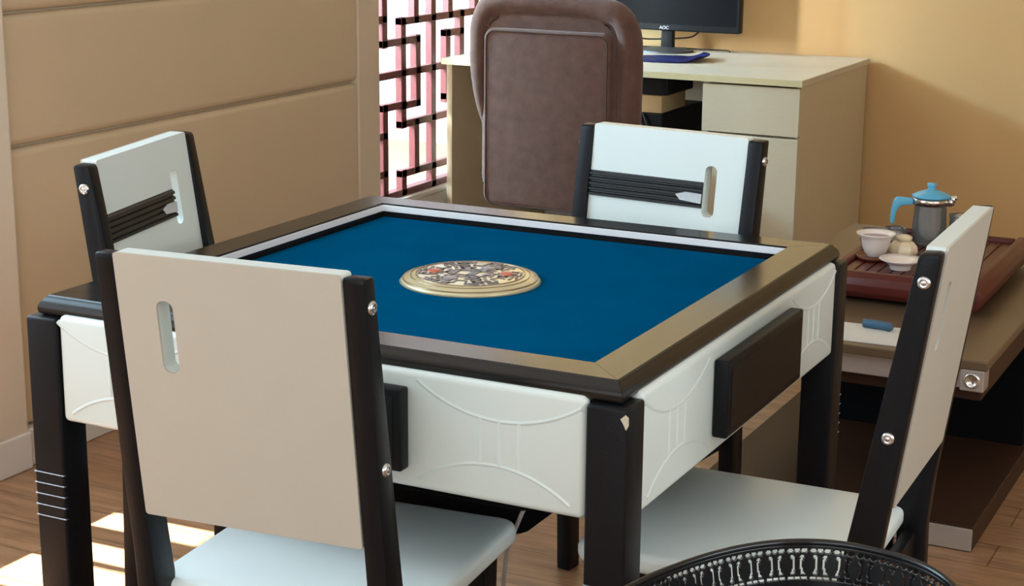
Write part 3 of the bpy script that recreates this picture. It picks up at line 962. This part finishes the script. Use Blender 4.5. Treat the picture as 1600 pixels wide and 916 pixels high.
# gaiwan bowl on its wooden coaster
bm = newbm(); lathe(bm, [(0, 0), (0.040, 0), (0.046, 0.004), (0.0465, 0.010), (0.043, 0.010), (0.040, 0.007), (0, 0.0065)], 36)
o = obj('coaster', bm, 'coaster'); o.location = (0.250, 1.650, ZTR)
tag(o, 'round brown wooden coaster under the flared white tea bowl', 'coaster')
bowl = thing('tea_bowl', 'flared white porcelain bowl of tea standing on the brown coaster', 'bowl', (0.250, 1.650, ZTR + 0.0068))
bm = newbm()
lathe(bm, [(0, 0.0), (0.020, 0.0), (0.0215, 0.004), (0.027, 0.010), (0.033, 0.026), (0.0365, 0.042), (0.042, 0.052), (0.0485, 0.0575), (0.0475, 0.0588), (0.040, 0.0535), (0.0345, 0.042), (0.031, 0.026), (0.024, 0.010), (0, 0.007)], 44)
bw = obj('bowl_body', bm, 'porcelain', bowl)
bm = newbm(); lathe(bm, [(0, 0.0485), (0.0372, 0.0485)], 36); obj('tea', bm, 'tea', bowl)
# saucer-shaped lid, upside down, with a little cup stacked on it
bm = newbm()
lathe(bm, [(0, 0.0), (0.024, 0.0), (0.026, 0.002), (0.0265, 0.010), (0.040, 0.019), (0.0515, 0.0255), (0.0510, 0.0272), (0.038, 0.022), (0.020, 0.015), (0, 0.0145)], 44)
o = obj('saucer', bm, 'porcelain'); o.location = (0.335, 1.565, ZTR); tag(o, 'shallow white footed saucer in front of the cream tea pet', 'saucer')
pet = thing('tea_pet', 'cream glazed domed clay figure between the white bowl and the chair', 'figurine', (0.308, 1.695, ZTR))
bm = newbm()
t = bmesh.new()
n = 40
prof = [(0.020, 0.0), (0.031, 0.006), (0.0345, 0.018), (0.032, 0.031), (0.024, 0.040), (0.012, 0.045), (0.0, 0.0455)]
rings = []
for r, z in prof:
    if r == 0:
        rings.append([t.verts.new((0, 0, z))])
    else:
        rings.append([t.verts.new((r * (1 + 0.06 * math.cos(8 * 2 * PI * i / n)) * math.cos(2 * PI * i / n), r * (1 + 0.06 * math.cos(8 * 2 * PI * i / n)) * math.sin(2 * PI * i / n), z)) for i in range(n)])
for A, B in zip(rings, rings[1:]):
    for i in range(n):
        j = (i + 1) % n
        f = t.faces.new((A[i], A[j], B[0])) if len(B) == 1 else t.faces.new((A[i], A[j], B[j], B[i]))
        f.smooth = True
t.faces.new(rings[0][::-1])
merge(bm, t)
obj('body', bm, 'creamware', pet)
bm = newbm(); lathe(bm, [(0.017, 0.044), (0.020, 0.047), (0.020, 0.053), (0.012, 0.057), (0.0, 0.058)], 24); obj('cap', bm, 'creamware', pet)

# little glass cups behind
def glass_cup(x, y, label):
    bm = newbm()
    lathe(bm, [(0, 0.0), (0.018, 0.0), (0.026, 0.006), (0.031, 0.020), (0.030, 0.034), (0.027, 0.045), (0.0255, 0.045), (0.0284, 0.034), (0.0292, 0.020), (0.0245, 0.008), (0, 0.004)], 32)
    o = obj('glass_cup', bm, 'glass'); o.location = (x, y, ZTR)
    tag(o, label, 'cup', 'small glass cups on the tea tray')
glass_cup(0.205, 1.785, 'small clear glass cup left behind the flared white bowl')
glass_cup(0.250, 1.835, 'small clear glass cup under the teapot handle')

# teapot: glass body, steel infuser, blue lid and handle
tp = thing('teapot', 'glass and steel teapot with sky blue lid and handle', 'teapot', (0.325, 1.885, ZTR))
bm = newbm()
lathe(bm, [(0, 0.0), (0.040, 0.0), (0.044, 0.006), (0.043, 0.050), (0.040, 0.100), (0.041, 0.118), (0.0393, 0.118), (0.0383, 0.100), (0.0413, 0.050), (0.042, 0.008), (0, 0.005)], 44)
obj('glass_body', bm, 'glass', tp)
bm = newbm(); lathe(bm, [(0, 0.020), (0.033, 0.020), (0.0345, 0.024), (0.0345, 0.104), (0.0377, 0.110), (0.0377, 0.116), (0.0330, 0.116), (0.0325, 0.106), (0.0325, 0.026), (0, 0.024)], 40)
obj('infuser', bm, 'steel', tp)
bm = newbm(); lathe(bm, [(0.0415, 0.104), (0.0445, 0.104), (0.0450, 0.123), (0.0415, 0.123)], 40, 0, None, True)
tube(bm, smooth_path([(0.043, 0.0, 0.112), (0.052, 0.0, 0.116), (0.058, 0.0, 0.124), (0.066, 0.0, 0.126)], 5), [0.012] * 6 + [0.009] * 5 + [0.006] * 5, 10)
obj('steel_collar', bm, 'steel', tp)
bm = newbm(); lathe(bm, [(0.0, 0.1235), (0.0485, 0.1235), (0.049, 0.1265), (0.036, 0.1335), (0.018, 0.1400), (0.010, 0.1420), (0.0095, 0.147), (0.0125, 0.152), (0.011, 0.158), (0.0, 0.160)], 40)
obj('lid', bm, 'blueplastic', tp)
bm = newbm()
prism(bm, [(-0.044, 0.118), (-0.044, 0.102), (-0.072, 0.100), (-0.081, 0.093), (-0.086, 0.080), (-0.090, 0.052), (-0.100, 0.052), (-0.0985, 0.085), (-0.094, 0.112), (-0.088, 0.120), (-0.078, 0.1215)],
      'y', -0.0085, 0.0085, 0.004, 3, 0, Matrix.Rotation(R(20), 4, 'Z'))
obj('handle', bm, 'blueplastic', tp, 45)
# fair cup (glass pitcher) and a white cup further right
bm = newbm()
lathe(bm, [(0, 0.0), (0.030, 0.0), (0.034, 0.006), (0.033, 0.040), (0.031, 0.070), (0.034, 0.082), (0.0325, 0.082), (0.0295, 0.070), (0.0315, 0.040), (0.032, 0.008), (0, 0.004)], 36)
o = obj('glass_pitcher', bm, 'glass'); o.location = (0.405, 1.895, ZTR); tag(o, 'clear glass pitcher right of the steel teapot', 'pitcher')
def white_cup(x, y, label):
    bm = newbm()
    lathe(bm, [(0, 0.0), (0.012, 0.0), (0.0135, 0.003), (0.022, 0.012), (0.0275, 0.030), (0.0265, 0.0305), (0.0205, 0.013), (0, 0.006)], 32)
    o = obj('tea_cup', bm, 'porcelain'); o.location = (x, y, ZTR)
    tag(o, label, 'cup', 'white tea cups on the tray')
white_cup(0.400, 1.640, 'little white porcelain cup half hidden by the right chair back')
white_cup(0.405, 1.740, 'little white porcelain cup farther back behind the right chair')

# ================================================================== FOREGROUND OVAL TRAY
ZR = 0.640                      # rim height
TC = Vector((0.800, -0.955, 0)) # centre
TA, TB, TROT = 0.385, 0.190, R(83)
st = thing('side_stand', 'small round black stand under the oval pierced tray', 'stand', (TC.x, TC.y, 0))
bm = newbm(); lathe(bm, [(0, ZR - 0.078), (0.155, ZR - 0.078), (0.160, ZR - 0.074), (0.160, ZR - 0.066), (0.155, ZR - 0.062), (0, ZR - 0.062)], 48); obj('stand_top', bm, 'black', st)
bm = newbm(); lathe(bm, [(0, ZR - 0.0785), (0.03, ZR - 0.0785), (0.018, ZR - 0.14), (0.018, 0.05), (0.03, 0.02), (0, 0.02)], 24); obj('column', bm, 'black', st)
bm = newbm(); lathe(bm, [(0, 0), (0.14, 0), (0.14, 0.012), (0.03, 0.022), (0, 0.022)], 40); obj('foot', bm, 'black', st)

tray = thing('serving_tray', 'black oval tray with pierced gallery rim in the near right corner', 'tray', (TC.x, TC.y, ZR - 0.062), TROT)
def oval(s, off=0.0, p=2.35):
    c, d = math.cos(s), math.sin(s)
    x = (TA + off) * math.copysign(abs(c) ** (2 / p), c)
    y = (TB + off) * math.copysign(abs(d) ** (2 / p), d)
    return x, y
# arc-length parametrisation
NS = 4000
raw = [oval(2 * PI * i / NS) for i in range(NS + 1)]
cum = [0.0]
for a, b_ in zip(raw, raw[1:]):
    cum.append(cum[-1] + math.hypot(b_[0] - a[0], b_[1] - a[1]))
PER = cum[-1]
import bisect
def at_len(L):
    L = L % PER
    i = max(0, min(NS - 1, bisect.bisect_right(cum, L) - 1))
    f = (L - cum[i]) / max(1e-9, cum[i + 1] - cum[i])
    return Vector((raw[i][0] + (raw[i + 1][0] - raw[i][0]) * f, raw[i][1] + (raw[i + 1][1] - raw[i][1]) * f, 0))
NP = round(PER / 0.0275)
PITCH = PER / NP
def seg_d(px, pz, a, c):
    ax, az = a; cx, cz = c
    dx, dz = cx - ax, cz - az
    q = max(0, min(1, ((px - ax) * dx + (pz - az) * dz) / (dx * dx + dz * dz + 1e-12)))
    return math.hypot(px - ax - q * dx, pz - az - q * dz)
H0, H1 = 0.016, 0.052   # pierced zone above tray floor
def is_hole(u, z):
    """u in [0,PITCH): bone shaped piercings"""
    p = PITCH
    hit = False
    for ux in (u, u - p, u + p):
        # two slim curved uprights per repeat
        for c, s in ((0.0062, -1), (0.0148, 1)):
            zz = (z - 0.034) / 0.011
            if abs(zz) < 1.0:
                bow = c + s * 0.0024 * (zz * zz)
                if abs(ux - bow) < 0.0014 + 0.0008 * (abs(zz) > 0.74):
                    hit = True
        for c in (0.0022, 0.0105, 0.0188):
            for zc in (0.0495, 0.0188):
                sg = 1 if zc > 0.03 else -1
                if seg_d(ux, z, (c - 0.0016, zc + sg * 0.0006), (c + 0.0016, zc + sg * 0.0006)) < 0.0019:
                    hit = True
    return hit
KU, KZ = 22, 34
ZW0, ZW1 = 0.006, 0.0565
bm = newbm()
t = bmesh.new()
NU = NP * KU
def wall_pt(i, z):
    L = PER * i / NU
    p = at_len(L)
    q = at_len(L + 0.002) - at_len(L - 0.002)
    nrm = Vector((q.y, -q.x, 0)).normalized()
    fl = (z - ZW0) / (ZW1 - ZW0)
    return p + nrm * (0.010 * fl - 0.010) + Vector((0, 0, z))
cols = {}
holes = set()
for k in range(KU):
    for j in range(KZ):
        u = (k + 0.5) * PITCH / KU
        z = ZW0 + (j + 0.5) * (ZW1 - ZW0) / KZ
        if is_hole(u, z):
            holes.add((k, j))
grid = [[None] * (KZ + 1) for _ in range(NU)]
for i in range(NU):
    for j in range(KZ + 1):
        grid[i][j] = t.verts.new(wall_pt(i, ZW0 + j * (ZW1 - ZW0) / KZ))
for i in range(NU):
    for j in range(KZ):
        if (i % KU, j) in holes:
            continue
        f = t.faces.new((grid[i][j], grid[(i + 1) % NU][j], grid[(i + 1) % NU][j + 1], grid[i][j + 1]))
        f.smooth = True
lone = [v for v in t.verts if not v.link_faces]
bmesh.ops.delete(t, geom=lone, context='VERTS')
vm = {}
for v in t.verts:
    vm[v] = bm.verts.new(v.co)
for f in t.faces:
    nf = bm.faces.new([vm[v] for v in f.verts]); nf.smooth = True
t.free()
w = obj('gallery', bm, 'tray', tray)
sd = w.modifiers.new('thickness', 'SOLIDIFY'); sd.thickness = 0.0012; sd.offset = 0
w['label'] = 'pierced gallery wall with bone-shaped cut-outs'
# rolled rim
bm = newbm()
rp = [at_len(PER * i / 220) for i in range(220)]
rp2 = []
for i, p in enumerate(rp):
    q = rp[(i + 1) % 220] - rp[i - 1]
    nrm = Vector((q.y, -q.x, 0)).normalized()
    rp2.append(p + nrm * 0.0015 + Vector((0, 0, 0.0592)))
tube(bm, rp2, 0.0042, 10, 0, True)
obj('rim', bm, 'tray', tray)
bm = newbm()
t = bmesh.new()
ins = []
for i in range(160):
    L = PER * i / 160
    p = at_len(L); q = at_len(L + 0.002) - at_len(L - 0.002)
    nrm = Vector((q.y, -q.x, 0)).normalized()
    ins.append((p, nrm))
prof = [(-0.010, 0.0075), (-0.013, 0.0035), (-0.030, 0.0020), (-0.030, 0.0), (-0.012, 0.0), (-0.0085, 0.005)]
rings = [[t.verts.new(p + n_ * o_ + Vector((0, 0, z))) for p, n_ in ins] for o_, z in prof]
for A, B in zip(rings, rings[1:] + rings[:1]):
    for i in range(160):
        f = t.faces.new((A[i], A[(i + 1) % 160], B[(i + 1) % 160], B[i])); f.smooth = True
t.faces.new(rings[2]); t.faces.new(rings[3][::-1])
merge(bm, t)
obj('tray_floor', bm, 'tray', tray, 40)
# a glass dish standing in the tray, only its rim shows
bm = newbm()
lathe(bm, [(0, 0.0), (0.030, 0.0), (0.036, 0.004), (0.050, 0.025), (0.056, 0.047), (0.0545, 0.0475), (0.048, 0.026), (0.034, 0.007), (0, 0.004)], 44)
o = obj('glass_dish', bm, 'glass'); o.location = (0.765, -0.84, ZR - 0.062 + 0.0022)
tag(o, 'clear glass dish standing inside the black oval tray', 'dish')
